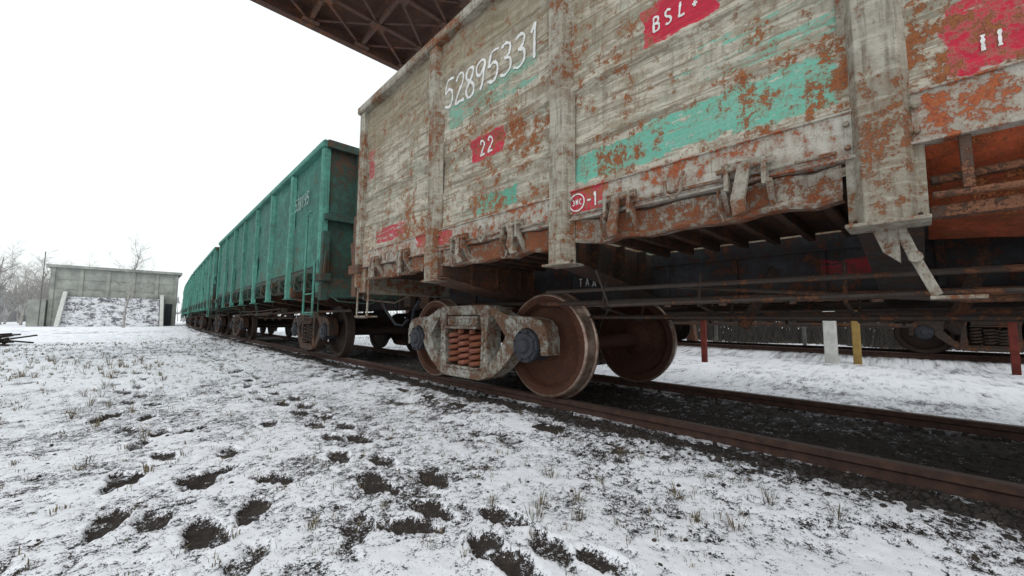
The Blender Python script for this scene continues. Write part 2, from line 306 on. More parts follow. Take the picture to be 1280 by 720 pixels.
def build_wagon(label,mw,mp,mb,ml,near,mframe,detail=True,mend=None):
    W=empty('gondola_wagon',(0,0,0),None,label=label,category='freight wagon'); mend=mend or mp
    for sgn in (-1,1):
        wall_mesh(sgn*1.478,sgn,detail and sgn<0).go('side_wall',mw,W,smooth=30)
        s=sgn
        for y in POSTS:
            m=MB(); zt,zb=3.50,1.085
            a=.10;c=.062;xo=1.553;xi=1.476
            pts=[(s*xi,y-a-.015),(s*(xi+.012),y-a-.015),(s*(xi+.014),y-a+.01),(s*xo,y-c),(s*xo,y+c),(s*(xi+.014),y+a-.01),(s*(xi+.012),y+a+.015),(s*xi,y+a+.015)]
            n_=len(pts); nz=9; zs=[zb+(zt-zb)*i/nz for i in range(nz+1)]
            vs=[];fs=[]
            for i,z in enumerate(zs):
                dx=(fbm(np.array(y*3.+i*1.7),np.array(i*.9),2,3)-.5)*.028
                for px,py in pts: vs.append((px+(s*float(dx) if abs(px)>1.5 else 0),py+float(dx)*.5,z))
            for i in range(nz):
                for j in range(n_): fs.append((i*n_+j,i*n_+(j+1)%n_,(i+1)*n_+(j+1)%n_,(i+1)*n_+j))
            fs+=[tuple(range(n_)),tuple(range(nz*n_,(nz+1)*n_))]
            m.add(vs,fs)
            x0,x1=mm2(s*1.40,s*1.57); m.box(x0,x1,y-.12,y+.12,1.072,1.087)
            if detail:
                for zz in (1.42,1.52):
                    for q in (-.10,.10): m.cyl((s*1.50,y+q,zz),(s*1.52,y+q,zz),.012,n=6)
            m.go('side_post',mp,W,bevel=.004 if detail else 0)
        for e in (-1,1):
            m=MB(); y=e*(HL-.06); x0,x1=mm2(s*1.43,s*1.535); m.box(x0,x1,y-.075,y+.085,1.12,3.52); x0,x1=mm2(s*1.46,s*1.545); m.box(x0,x1,y-.04,y+.04,1.13,3.51)
            m.go('corner_post',mp,W,bevel=.01)
        m=MB(); pts=[(s*1.43,3.515),(s*1.56,3.515),(s*1.572,3.53),(s*1.572,3.60),(s*1.54,3.63),(s*1.45,3.63),(s*1.43,3.61)]
        m.exty(pts,-HL-.03,HL+.03)
        m.go('top_rail',mp,W)
        m=MB()
        for (a,b,z0,z1) in ((1.44,1.495,1.385,1.58),(1.40,1.505,1.572,1.583),(1.40,1.510,1.372,1.387)):
            x0,x1=mm2(s*a,s*b); m.box(x0,x1,-HL+.03,HL-.03,z0,z1)
        m.go('bottom_beam',mb,W,bevel=.004)
        cents=[(POSTS[i]+POSTS[i+1])/2 for i in range(5)]+[5.0,-5.0]
        for ci,cy in enumerate(cents):
            for q in (-.345,.345):
                if s<0 and not (near and ci==2): build_latch(W,cy+q,s,ml,ci%2)
        if s<0:
            for cy in cents:
                if near and cy==cents[2]: continue
                m=MB(); path=[(s*1.52,cy-.045,1.50),(s*1.55,cy-.045,1.46),(s*1.55,cy-.04,1.39),(s*1.55,cy,1.355),(s*1.55,cy+.04,1.39),(s*1.55,cy+.045,1.46),(s*1.52,cy+.045,1.50)]
                m.tube(path,.010,6); m.go('lashing_ring',ml,W)
            for cy in cents[:5]:
                if near and cy==cents[2]: continue
                MB().cyl((s*1.52,cy-.68,1.405),(s*1.52,cy+.68,1.405),.010,n=6).go('torsion_rod',ml,W)
        for ci,cy in enumerate(cents):
            if near and s<0 and ci==2: continue
            wd=.70; m=MB()
            x0,x1=mm2(s*.22,s*1.40); m.box(x0,x1,cy-wd,cy+wd,1.315,1.335)
            for q in np.linspace(-.6,.6,7): m.exty([(s*.3,1.316),(s*1.40,1.316),(s*1.40,1.25),(s*.3,1.25)],cy+q-.02,cy+q+.02)
            m.go('floor_hatch',M_hatch,W,bevel=.003)
            k=14; vs=[];fs=[]
            prof=[(1.455,1.378),(1.475,1.365),(1.470,1.25),(1.495,1.225),(1.485,1.21),(1.40,1.215)]
            for i in range(k+1):
                yy=cy-wd+.01+(2*wd-.02)*i/k; wv=.012*math.sin(i*1.7+ci)+.006*math.sin(i*4.1)
                for (px,pz) in prof: vs.append((s*(px+wv),yy,pz+wv*.6-(.012*math.sin(math.pi*i/k))))
            np_=len(prof)
            for i in range(k):
                for j in range(np_-1): fs.append((i*np_+j,i*np_+j+1,(i+1)*np_+j+1,(i+1)*np_+j))
            m=MB(); m.add(vs,fs)
            m.go('hatch_edge',M_edge if detail else ml,W,recalc=False)
    for e in (-1,1):
        m=MB(); y=e*(HL-.05); m.box(-1.44,1.44,y-.03,y+.03,1.3,3.55)
        for x in (-.95,-.32,.32,.95):
            y0,y1=mm2(y,y+e*.12); m.box(x-.06,x+.06,y0,y1,1.1,3.5)
        y0,y1=mm2(y,y+e*.14); m.box(-1.5,1.5,y0,y1,3.5,3.625); y0,y1=mm2(y,y+e*.13); m.box(-1.5,1.5,y0,y1,2.3,2.4)
        y0,y1=mm2(y-e*.2,y+e*.16); m.box(-1.5,1.5,y0,y1,1.05,1.36)
        m.go('end_wall',mend,W,bevel=.006)
        m=MB()
        y0,y1=mm2(y,y+e*.35); m.box(-.12,.12,y0,y1,.93,1.18); y0,y1=mm2(y+e*.14,y+e*.2); m.box(-.2,.2,y0,y1,.88,1.24)
        m.add([(-.2,y+e*.35,.92),(.2,y+e*.35,.92),(.24,y+e*.62,.92),(.08,y+e*.60,.92),(0,y+e*.48,.92),(-.22,y+e*.62,.92)]+[(-.2,y+e*.35,1.2),(.2,y+e*.35,1.2),(.24,y+e*.62,1.2),(.08,y+e*.60,1.2),(0,y+e*.48,1.2),(-.22,y+e*.62,1.2)],[(0,1,2,3,4,5),(6,7,8,9,10,11)]+[(i,(i+1)%6,(i+1)%6+6,i+6) for i in range(6)])
        m.go('coupler',M_under,W,bevel=.012)
        m=MB(); m.tube([(-.5,y+e*.12,1.0),(-.5,y+e*.3,.85),(-.42,y+e*.5,.62),(-.35,y+e*.62,.6),(-.3,y+e*.7,.7)],.022,8); m.go('brake_hose',M_cap,W)
        for s in (-1,1):
            m=MB()
            m.tube([(s*1.50,y-e*.32,1.2),(s*1.51,y-e*.32,.72),(s*1.51,y-e*.0,.72),(s*1.50,y-e*.0,1.2)],.013,6); x0,x1=mm2(s*1.38,s*1.53); y0,y1=mm2(y-e*.34,y+e*.02); m.box(x0,x1,y0,y1,.725,.745)
            m.tube([(s*1.4,y+e*.1,1.1),(s*1.3,y+e*.3,.98),(s*.8,y+e*.34,.95),(s*.25,y+e*.34,1.22)],.012,6)
            m.go('step',ml,W)
            m=MB(); y0,y1=mm2(y+e*.02,y+e*.17); x0,x1=mm2(s*1.42,s*1.53); m.box(x0,x1,y0,y1,1.0,2.1); y0,y1=mm2(y-e*.1,y+e*.22); x0,x1=mm2(s*1.40,s*1.56); m.box(x0,x1,y0,y1,1.30,1.42)
            m.beam((s*1.5,y+e*.12,1.15),(s*1.5,y+e*.26,1.75),.03,.06)
            m.go('end_bracket',ml if not detail else M_brown,W,bevel=.006)
        m=MB()
        for q in range(7):
            y0,y1=mm2(y+e*.13,y+e*.16); m.box(1.0,1.38,y0,y1,1.5+q*.3,1.53+q*.3)
        y0,y1=mm2(y+e*.03,y+e*.17); m.box(.99,1.01,y0,y1,1.4,3.5);m.box(1.37,1.39,y0,y1,1.4,3.5)
        m.go('ladder',mp,W)
    m=MB(); m.tube([(-1.56,-HL+.42,2.5),(-1.62,-HL+.42,2.46),(-1.62,-HL+.42,1.5),(-1.62,-HL+.42,.78),(-1.60,-HL+.02,.76),(-1.60,-HL+.0,1.6),(-1.56,-HL+.0,1.64)],.018,8)
    for zz in (.80,1.10): m.cyl((-1.62,-HL+.42,zz),(-1.60,-HL+.01,zz),.012,n=6)
    m.go('handrail',mp,W)
    m=MB(); m.box(-.19,.19,-HL+.05,HL-.05,1.19,1.31); m.box(-.18,-.165,-HL,HL,.90,1.19); m.box(.165,.18,-HL,HL,.90,1.19); m.box(-.24,-.13,-HL,HL,.88,.90); m.box(.13,.24,-HL,HL,.88,.90)
    for q in np.arange(-5.4,5.5,.55): m.box(-.20,-.18,q-.02,q+.02,.905,1.185)
    m.go('centre_sill',M_sill,W,bevel=.004)
    for y in POSTS:
        big=abs(y)>4; th=.16 if big else .012; m=MB()
        for s in (-1,1):
            pts=[(s*.19,1.30),(s*1.46,1.31),(s*1.50,1.30),(s*1.50,1.12),(s*1.35,1.10),(s*.8,1.0),(s*.19,.90)]
            m.exty(pts,y-th,y+th)
            m.beam((s*1.50,y,1.105),(s*.8,y,.995),.40 if big else .20,.014); m.beam((s*.8,y,.994),(s*.19,y,.888),.40 if big else .20,.014)
            for q in (.45,.8,1.15):
                x0,x1=mm2(s*q,s*(q+.012)); hw=.2 if big else .09; m.box(x0,x1,y-hw,y+hw,1.05,1.30)
        m.go('cross_beam',M_brown if big else M_under,W,bevel=.003)
    m=MB()
    m.tube([(-1.05,-HL-.1,.84),(-1.05,-3,.84),(-1.0,0,.83),(-1.02,3,.84),(-.8,3.3,.86),(-.5,HL,.90)],.021,8)
    m.tube([(-.55,-3.0,.80),(-.6,0,.76),(-.5,3.2,.72)],.016,8)
    m.tube([(-.9,-1.6,.92),(-1.15,-.5,.80),(-1.2,.6,.79),(-.9,1.9,.93)],.012,6)
    m.tube([(-.75,-3.2,.71),(-.75,3.1,.73)],.015,6)
    m.tube([(.5,-3.2,.75),(.55,3.1,.73)],.02,6)
    m.tube([(.9,-3.2,.85),(.9,3.1,.83)],.035,8)
    m.tube([(1.2,-3.0,.72),(1.2,3.0,.74)],.022,8)
    m.tube([(-1.38,-2.3,1.06),(-1.38,-2.25,.84),(-1.3,2.2,.80),(-1.3,2.3,1.05)],.011,6)
    m.tube([(-1.25,-2.4,.93),(-1.22,0,.90),(-1.25,2.8,.92)],.014,6)
    for y in (-2.2,-.6,.2,1.0,1.7,2.4): m.tube([(-1.02,y,1.0),(-1.08,y,.80),(-.5,y,.70),(-.42,y,.88)],.010,6)
    for y in (-.3,.5,1.4): m.beam((-.55,y,1.05),(-.75,y+.15,.66),.02,.07)
    for y in (-1.9,-.9,.1,.8,1.6,2.3): m.beam((.9,y,1.2),(.95,y+.05,.68),.02,.05)
    m.go('brake_rod',M_under,W)
    m=MB(); m.cyl((.75,-1.5,.78),(.75,-.55,.78),.17,n=20); m.cyl((.75,-.55,.78),(.75,-.48,.78),.17,.08,n=20); m.beam((.75,-1.2,.9),(.75,-1.2,1.3),.05,.02); m.beam((.75,-.8,.9),(.75,-.8,1.3),.05,.02); m.go('air_reservoir',M_under,W)
    m=MB(); m.cyl((-.55,-.6,.98),(-.55,-.05,.98),.16,n=20); m.cyl((-.55,-.05,.98),(-.55,.02,.98),.19,n=20); m.cyl((-.55,.0,.98),(-.55,.6,.96),.02,n=8); m.beam((-.55,-.3,1.1),(-.55,-.3,1.3),.1,.2); m.go('brake_cylinder',M_under,W)
    for y in (POSTS[2],POSTS[3]):
        m=MB()
        m.beam((-1.44,y-.03,1.08),(-1.43,y-.07,.94),.014,.035,up=(0,1,0)); m.beam((-1.43,y-.07,.945),(-1.43,y-.12,.80),.014,.032,up=(0,1,0))
        m.ext([(y-.03,1.08),(y+.05,1.08),(y+.02,.98),(y-.03,.93)],-1.45,-1.43)
        m.box(-1.46,-1.36,y-.24,y-.10,.785,.798); m.cyl((-1.46,y-.07,.95),(-1.42,y-.07,.95),.022,n=10)
        m.go('hanger_bracket',ml,W,bevel=.002)
    if mw is M_brownwag:  # tank and pipes added only to darken the brown wagon's lower region
        MB().cyl((-.95,-2.9,1.0),(-.95,3.2,1.0),.30,n=20).go('added_dark_tank',M_under,W)
        MB().tube([(-1.35,-3.0,.62),(-1.35,3.2,.64)],.05,8).tube([(-1.4,-3.0,.80),(-1.4,3.2,.78)],.03,8).go('added_dark_pipes',M_under,W)
    for yb in (POSTS[0],POSTS[5]): build_bogie(W,yb,mframe,detail)
    return W
GL={'5':[[(.54,1),(.12,1),(.08,.56),(.30,.64),(.52,.50),(.54,.22),(.36,.02),(.05,.10)]],
'2':[[(.06,.80),(.20,.99),(.44,.97),(.52,.74),(.36,.44),(.06,.02),(.30,.03),(.58,.02)]],
'8':[[(.30,.52),(.10,.70),(.14,.94),(.32,1),(.50,.90),(.48,.68),(.30,.52),(.08,.32),(.10,.08),(.30,0),(.52,.10),(.52,.34),(.30,.52)]],
'9':[[(.50,.72),(.34,.50),(.12,.56),(.08,.84),(.26,1),(.48,.92),(.52,.66),(.46,.28),(.28,.0)]],
'3':[[(.08,.92),(.28,1),(.50,.88),(.46,.62),(.24,.54)],[(.24,.54),(.52,.44),(.54,.14),(.30,0),(.05,.08)]],
'1':[[(.16,.78),(.34,1)],[(.34,1),(.33,.5),(.33,0)]],'I':[[(.30,1),(.28,.5),(.29,0)]],
'B':[[(.08,0),(.08,.5),(.08,1)],[(.08,1),(.42,.96),(.46,.66),(.10,.53)],[(.10,.53),(.52,.44),(.50,.06),(.08,0)]],
'S':[[(.52,.88),(.30,1),(.08,.84),(.14,.60),(.44,.44),(.54,.18),(.30,0),(.06,.10)]],
'L':[[(.10,1),(.10,.5),(.10,0)],[(.06,.03),(.3,.03),(.56,.05)]],
'+':[[(.28,.78),(.28,.5),(.28,.2)],[(.02,.5),(.3,.5),(.56,.5)]],
'-':[[(.05,.5),(.3,.5),(.5,.5)]],
'T':[[(.02,1),(.3,1),(.58,1)],[(.3,1),(.3,.5),(.3,0)]],
'A':[[(.02,0),(.16,.5),(.3,1)],[(.3,1),(.44,.5),(.58,0)],[(.12,.36),(.3,.36),(.48,.36)]],
'D':[[(.12,.12),(.22,.6),(.28,1)],[(.28,1),(.46,1)],[(.46,1),(.46,.12)],[(0,-.1),(.0,.12)],[(0,.12),(.3,.12),(.6,.12)],[(.6,.12),(.6,-.1)]],
'E':[[(.04,.82),(.18,1),(.40,.95),(.54,.5),(.40,.05),(.18,0),(.04,.18)],[(.2,.5),(.35,.5),(.52,.5)]],
'M':[[(.05,0),(.05,1)],[(.05,1),(.3,.4)],[(.3,.4),(.55,1)],[(.55,1),(.55,0)]],
'C':[[(.52,.85),(.3,1),(.08,.7),(.08,.3),(.3,0),(.52,.15)]],
'O':[[(.5*math.cos(t*math.pi/8)+.5,.5*math.sin(t*math.pi/8)+.5) for t in range(17)]]}
def catmull(P,k=6):
    if len(P)<3: return [P[0],((P[0][0]+P[-1][0])/2,(P[0][1]+P[-1][1])/2),P[-1]]
    out=[];n_=len(P)
    for i in range(n_-1):
        p0=P[max(i-1,0)];p1=P[i];p2=P[i+1];p3=P[min(i+2,n_-1)]
        for j in range(k):
            t=j/k
            out.append(tuple(.5*((2*p1[a])+(-p0[a]+p2[a])*t+(2*p0[a]-5*p1[a]+4*p2[a]-p3[a])*t*t+(-p0[a]+3*p1[a]-3*p2[a]+p3[a])*t**3) for a in (0,1)))
    out.append(P[-1]); return out
def strokes(m,text,ystart,z,h,adv,w,xf,slant=.1,dz=0.,ratio=.9,jit=0.):
    y=ystart; cnt=0
    for ch in text:
        jz=random.uniform(-jit,jit); js=random.uniform(-jit,jit)*2
        for st in GL[ch]:
            P=catmull(st); P=[((px+(slant+js/h)*pz)*h*ratio,pz*h+jz) for px,pz in P]
            pts=[]
            for i in range(len(P)):
                a=P[max(i-1,0)];b=P[min(i+1,len(P)-1)]; d=Vector((b[0]-a[0],b[1]-a[1])); d=d.normalized() if d.length>1e-6 else Vector((1,0))
                ww=w*(.65+.7*random.random())/2
                pts.append((P[i][0]-d.y*ww,P[i][1]+d.x*ww)); pts.append((P[i][0]+d.y*ww,P[i][1]-d.x*ww))
            vs=[]
            for q,(px,pz) in enumerate(pts):
                cnt+=1; yy=y-px; zz=z+pz; vs.append((xf(yy,zz)-.004-cnt*3e-6,yy,zz))
            m.add(vs,[(2*i,2*i+1,2*i+3,2*i+2) for i in range(len(P)-1)])
        y-=adv; z+=dz
def px_panel(y,z): return PX-float(panel_relief(np.array(y),np.array(z)))
def px_beam(y,z): return -1.496
grey=build_wagon('weathered grey-beige gondola wagon with rust and red markings',M_wall,M_post,M_beam,M_latch,True,M_frame,True)
grey.location=(XC,YC,0)
def paint(text_calls,name,parent,label,mat=None):
    m=MB()
    for c,k in text_calls: strokes(m,*c,**k)
    m.go(name,mat or M_white,parent,smooth=0,label=label)
paint([(('52895331',3.215+Y0,2.80,.27,.163,.025,px_panel),dict(dz=-.007,jit=.006))],'painted_number',grey,'white hand-painted number 52895331')
paint([(('BSL',1.02+Y0,2.415,.085,.075,.012,px_panel),dict(slant=.05,ratio=.8,dz=.002,jit=.006)),(('+',.79+Y0,2.425,.055,.082,.012,px_panel),dict(slant=.0))],'painted_lettering',grey,'white letters BSL+ on red patch')
paint([(('22',2.655+Y0,2.165,.12,.10,.016,px_panel),dict(slant=.1,jit=.004))],'painted_number',grey,'white number 22 on red patch')
paint([(('O',1.632+Y0,1.435,.115,.1,.009,px_beam),dict(slant=0,ratio=1.05)),(('EMC',1.607+Y0,1.475,.036,.029,.006,px_beam),dict(slant=0,ratio=.75)),(('-1',1.49+Y0,1.445,.09,.045,.012,px_beam),dict(slant=0,ratio=.7))],'painted_mark',grey,'white circled mark and -1 on red patch')
paint([(('II',-.185+Y0,1.655,.058,.038,.009,px_panel),dict(slant=0))],'painted_number',grey,'white number 11 on red patch')
paint([(('TAD',2.52+Y0,1.06,.08,.085,.012,lambda y,z:-.2015),dict(slant=0))],'painted_lettering',grey,'white lettering on the centre sill')
k=16; vs=[];fs=[]; prof_=[(-1.45,1.372),(-1.43,1.335),(-1.33,1.28),(-1.28,1.20),(-1.22,1.12),(-.9,1.08)]
for i in range(k+1):
    yy=-.70+1.40*i/k; wv=.025*math.sin(i*1.3)+.010*math.sin(i*3.7)
    for j,(px,pz) in enumerate(prof_): vs.append((px+wv*(j/2.),yy,pz+wv*.8*(j>1)))
for i in range(k):
    for j in range(5): fs.append((i*6+j,i*6+j+1,(i+1)*6+j+1,(i+1)*6+j))
m=MB(); m.add(vs,fs); m.go('floor_hatch',M_orange,grey,recalc=False,label='bright rusty hatch hanging half open')
m=MB(); m.box(-1.40,-.22,-.70,.70,1.36,1.38)
for q in (-.62,-.2,.25,.6): m.box(-1.49,-1.46,q-.015,q+.015,1.18,1.375)
m.tube([(-1.48,-.69,1.17),(-1.48,0,1.15),(-1.48,.69,1.17)],.014,6); m.tube([(-1.42,-.69,1.25),(-1.40,0,1.27),(-1.42,.69,1.24)],.018,6); m.box(-1.46,-1.40,-.70,.70,1.09,1.135)
for q in (-.5,-.05,.4): m.cyl((-1.46,q,1.30),(-1.30,q,1.22),.03,n=10)
m.go('hatch_frame',M_brown,grey,bevel=.003)
green=build_wagon('faded green gondola wagon with dark bogies',M_green,M_greenp,M_greend,M_greend,False,M_under,False,mend=M_greend)  # end walls take the darker green, darkness put into their colour
green['group']='green wagons coupled in the train'
CT0=12.55
for k in range(8):
    w=green if k==0 else copy_tree(green)
    x,y,a=track(CT0+13.25*k); w.location=(XC+x,y,0); w.rotation_euler=(0,0,-a)
paint([(('538195',-4.30,2.74,.22,.145,.020,lambda y,z:PX-.035),dict(slant=.1,ratio=.8,jit=.008))],'painted_number',green,'faded white painted digits',M_faded)
brown=build_wagon('dark brown gondola wagon standing on the second track',M_brownwag,M_brownwag,M_brownwag,M_brownwag,False,M_under,False)
brown['group']='brown wagons on the second track'
for k,yc in enumerate((3.16,16.41,-10.09)):
    w=brown if k==0 else copy_tree(brown); w.location=(X2,yc,.02)
prof=[(-.035,-.004),(-.030,0),(.030,0),(.035,-.004),(.034,-.036),(.010,-.05),(.009,-.135),(.03,-.150),(.07,-.165),(.07,-.178),(-.07,-.178),(-.07,-.165),(-.03,-.150),(-.009,-.135),(-.010,-.05),(-.034,-.036)]
def rail(off,label,base=0,smax=130,straight=False,zoff=0):
    ss=list(np.arange(-25,8,3))+list(np.arange(8,smax,3)); vs=[];n_=len(prof)
    for s in ss:
        x,y,a=(base,s,0) if straight else track(s)
        if not straight: x+=XC
        for px,pz in prof: vs.append((x+(off+px)*math.cos(a),y-(off+px)*math.sin(a),pz+zoff))
    fs=[(i*n_+j,i*n_+(j+1)%n_,(i+1)*n_+(j+1)%n_,(i+1)*n_+j) for i in range(len(ss)-1) for j in range(n_)]
    fs+=[tuple(range(n_)),tuple(range((len(ss)-1)*n_,len(ss)*n_))]
    m=MB(); m.add(vs,fs); return m.go('rail',M_rail,None,label=label,category='rail',group='railway rails')
rail(-RAIL,'rusty steel rail under the wagons beside dark ballast'); rail(RAIL,'rusty steel rail on dark ballast under the wagons')
rail(-RAIL,'thin rusty rail of the second track in snow',base=X2,straight=True,zoff=.02,smax=80); rail(RAIL,'thin rusty rail of the second track in snow',base=X2,straight=True,zoff=.02,smax=80)
slm=MB(); slm.box(-1.3,1.3,-.12,.12,-.30,-.118)
for s in (-1,1):
    for q in (-.11,.11): slm.box(s*RAIL+q-.03,s*RAIL+q+.03,-.07,.07,-.12,-.092); slm.cyl((s*RAIL+q,0.03,-.10),(s*RAIL+q,0.03,-.062),.015,n=6)
sl=slm.go('sleeper',M_wood,None,bevel=.012,label='dark timber sleeper half buried in soil',category='railway sleeper',group='sleepers under the near track')
for k in range(90):
    o=sl if k==0 else sl.copy()
    if k: COL.objects.link(o)
    x,y,a=track(-3+.56*k); o.location=(XC+x+random.uniform(-.03,.03),y,random.uniform(-.022,.0)); o.rotation_euler=(0,0,-a+random.uniform(-.02,.02))
# ground
def axis(lo,hi,step,g,flo,fhi):
    c=list(np.arange(lo,hi,step)); a=c[-1]; s=step
    while a<fhi: s*=1+g; a+=s; c.append(a)
    a=c[0]; s=step; L=[]
    while a>flo: s*=1+g; a-=s; L.append(a)
    return np.array(L[::-1]+c)
xs=axis(-.9,3.0,.014,.04,-1500,1500); ys=axis(-.1,4.6,.015,.03,-1500,1500)
Xg,Yg=np.meshgrid(xs,ys,indexing='ij')
def trackx(Y):
    Yc=np.clip(Y,S0,300); return XC+np.where(Y>S0,(Yc-S0)**2/(2*RAD),0)
TX=trackx(Yg); dx=Xg-TX
near=np.exp(-(np.hypot(Xg,Yg)/60)**2)
big=fbm(Xg*.35+50,Yg*.35+50,3,2)
mid=fbm(Xg*2.6+90,Yg*2.6+90,4,12,.62)
fine=fbm(Xg*17+300,Yg*17+300,4,22,.68)
val=.672+(mid-.5)*.34+(fine-.5)*.50+(big-.5)*.25
def band(d,c,w,s): return 1/(1+np.exp((np.abs(d-c)-w)/s))
wob=(fbm(Xg*2.1+20,Yg*1.2+20,4,31)-.5); wob2=(fbm(Xg*6+20,Yg*6+20,4,35,.65)-.5)
val-=.46*band(dx+wob*.40+wob2*.25,-.97,.105,.028)
val-=.24*band(dx+wob*.9+wob2*.6,-1.30,.07,.05)
val-=.36*band(dx+wob*.25,0,.72,.05)
val-=.20*band(dx+wob*.4,1.05,.12,.06)
val-=.12*band(Xg-X2+wob,0,.9,.15)
dist=np.hypot(Xg,Yg)
val+=.05*np.clip((dist-25)/40,0,1)-.05*np.exp(-((dist-7)/5)**2)
z=-.205+(big-.5)*.10*np.clip(np.abs(dx)-1.2,0,3)/3
z+=.085*np.exp(-(np.abs(dx)/1.42)**8)+.02*np.exp(-(dx/2.2)**4)+.115*np.exp(-((Xg-X2)/1.6)**6)
def foot(cx,cy,ang,L=.28,Wd=.108,d=.018,k=.30):
    global z,val
    i0,i1=np.searchsorted(xs,[cx-.3,cx+.3]); j0,j1=np.searchsorted(ys,[cy-.3,cy+.3])
    X=Xg[i0:i1,j0:j1]-cx;Y=Yg[i0:i1,j0:j1]-cy
    if X.size==0: return
    c,s=math.cos(ang),math.sin(ang); u=X*s+Y*c; w=X*c-Y*s
    wd=Wd/2*(1+.20*np.sin(u/L*6+1)); r=(np.abs(u)/(L/2))**2.6+(np.abs(w)/wd)**2.4
    r=r+(fine[i0:i1,j0:j1]-.5)*1.5
    f=1/(1+np.exp((r-1)*6)); rim=np.exp(-((r-1.5)/.4)**2)
    z[i0:i1,j0:j1]-=d*f-.006*rim; val[i0:i1,j0:j1]-=k*f*random.uniform(.6,1.15)-.06*rim
FT=[]
yy=.85; side=1
while yy<12:
    FT.append((1.12+side*.10+.05*math.sin(yy*2)+random.uniform(-.05,.05)+.02*yy,yy,random.uniform(-.25,.15))); side*=-1; yy+=random.uniform(.20,.32)
yy=1.5
while yy<9:
    FT.append((.22+side*.12+random.uniform(-.08,.08)-.03*yy,yy,random.uniform(-.5,.3))); side*=-1; yy+=random.uniform(.28,.44)
FT+=[(1.22,1.05,.3),(1.05,1.2,.1),(.92,1.6,-.6),(.75,1.75,.5),(1.0,2.1,-.3),(.45,2.25,.4),(.25,2.2,.2),(.27,2.86,.1),(0.,3.1,.6),(.62,2.6,-.5),(.5,3.3,.2),(.1,2.45,-.2),(.35,1.8,.6)]
for k in range(45): FT.append((random.uniform(-3,1.5),random.uniform(2.2,14),random.uniform(-1.5,1.5)))
for f in FT: foot(*f)
val-=.04*np.exp(-((Xg-1.12-.02*Yg+wob*.4)/.24)**2)*np.exp(-(Yg/9)**4)
sm=1/(1+np.exp(-(val-.50)/.06))
z+=.010*sm*near+ (fine-.5)*.009*near+(fbm(Xg*34,Yg*34,2,40)-.5)*.007*near
nx,ny=Xg.shape
me=bpy.data.meshes.new('ground'); nv=nx*ny; me.vertices.add(nv)
co=np.stack([Xg,Yg,z],-1).reshape(-1).astype(np.float32); me.vertices.foreach_set('co',co)
idx=np.arange(nv).reshape(nx,ny); q=np.stack([idx[:-1,:-1],idx[1:,:-1],idx[1:,1:],idx[:-1,1:]],-1).reshape(-1,4)
me.loops.add(q.size); me.loops.foreach_set('vertex_index',q.ravel().astype(np.int32)); me.polygons.add(len(q)); me.polygons.foreach_set('loop_start',np.arange(0,q.size,4,dtype=np.int32))
me.update(calc_edges=True); at=me.attributes.new('snowv','FLOAT','POINT'); at.data.foreach_set('value',val.ravel().astype(np.float32))
me.shade_smooth()
n=N('snowy_soil'); o=n.obj(); A=n.new('ShaderNodeAttribute',attribute_name='snowv').outputs['Fac']
n1=n.noise(o,42,5,.80); n2=n.noise(o,150,3,.78); n3=n.noise(o,5,3,.6)
v=n.math('ADD',A,n.math('ADD',n.math('MULTIPLY',n.math('SUBTRACT',n1,.5),1.35),n.math('MULTIPLY',n.math('SUBTRACT',n2,.5),.95)))
mask=n.rng(v,.462,.502)
soil=n.mix(n.rng(n1,.3,.7),(.018,.015,.015),(.050,.040,.035)); soil=n.mix(n.rng(n2,.55,.7,0,.55),soil,(.10,.08,.07)); soil=n.mix(n.rng(n3,.5,.7,0,.4),soil,(.07,.057,.04))
snow=n.mix(n.rng(v,.49,.62),(.60,.61,.67),(.85,.865,.92))
col=n.mix(mask,soil,snow); n.bump(n.math('ADD',n.math('MULTIPLY',mask,.5),n.math('ADD',n.math('MULTIPLY',n1,.5),n.math('MULTIPLY',n2,.35))),.55,.014)
M_ground=n.fin(col,n.rng(mask,0,1,.9,.6)); me.materials.append(M_ground)
g=bpy.data.objects.new('ground',me); COL.objects.link(g); g['kind']='structure'
def gz(x,y):
    i=min(max(np.searchsorted(xs,x),1),nx-1); j=min(max(np.searchsorted(ys,y),1),ny-1); return float(z[i,j])
ico=[(0,0,1),(.894,0,.447),(.276,.851,.447),(-.724,.526,.447),(-.724,-.526,.447),(.276,-.851,.447),(.724,.526,-.447),(-.276,.851,-.447),(-.894,0,-.447),(-.276,-.851,-.447),(.724,-.526,-.447),(0,0,-1)]
icf=[(0,1,2),(0,2,3),(0,3,4),(0,4,5),(0,5,1),(1,6,2),(2,7,3),(3,8,4),(4,9,5),(5,10,1),(6,7,2),(7,8,3),(8,9,4),(9,10,5),(10,6,1),(6,11,7),(7,11,8),(8,11,9),(9,11,10),(10,11,6)]
m=MB()
for k in range(10000):
    u=random.random()
    yy=-.6+random.random()**1.8*14
    if u<.36: xx=XC-.95+random.gauss(-.02,.075); r=.004+random.random()**3*.020
    elif u<.70: xx=XC+random.uniform(-.7,.7); r=.006+random.random()**3*.026
    elif u<.76: xx=XC+random.gauss(1.05,.12); r=.006+random.random()**3*.02
    else: xx=random.uniform(-2,2.5); yy=.4+random.random()**1.7*9; r=.002+random.random()**4*.010
    zz=gz(xx,yy); sx,sy,sz=r*random.uniform(.7,1.5),r*random.uniform(.7,1.4),r*random.uniform(.5,.9)
    m.add([(xx+a*sx*random.uniform(.75,1.2),yy+b*sy*random.uniform(.75,1.2),zz+c*sz) for a,b,c in ico],icf)
m.go('gravel',M_stone,None,smooth=0,recalc=False,kind='stuff',label='loose dark gravel and clods along the rails',category='gravel')
m=MB()
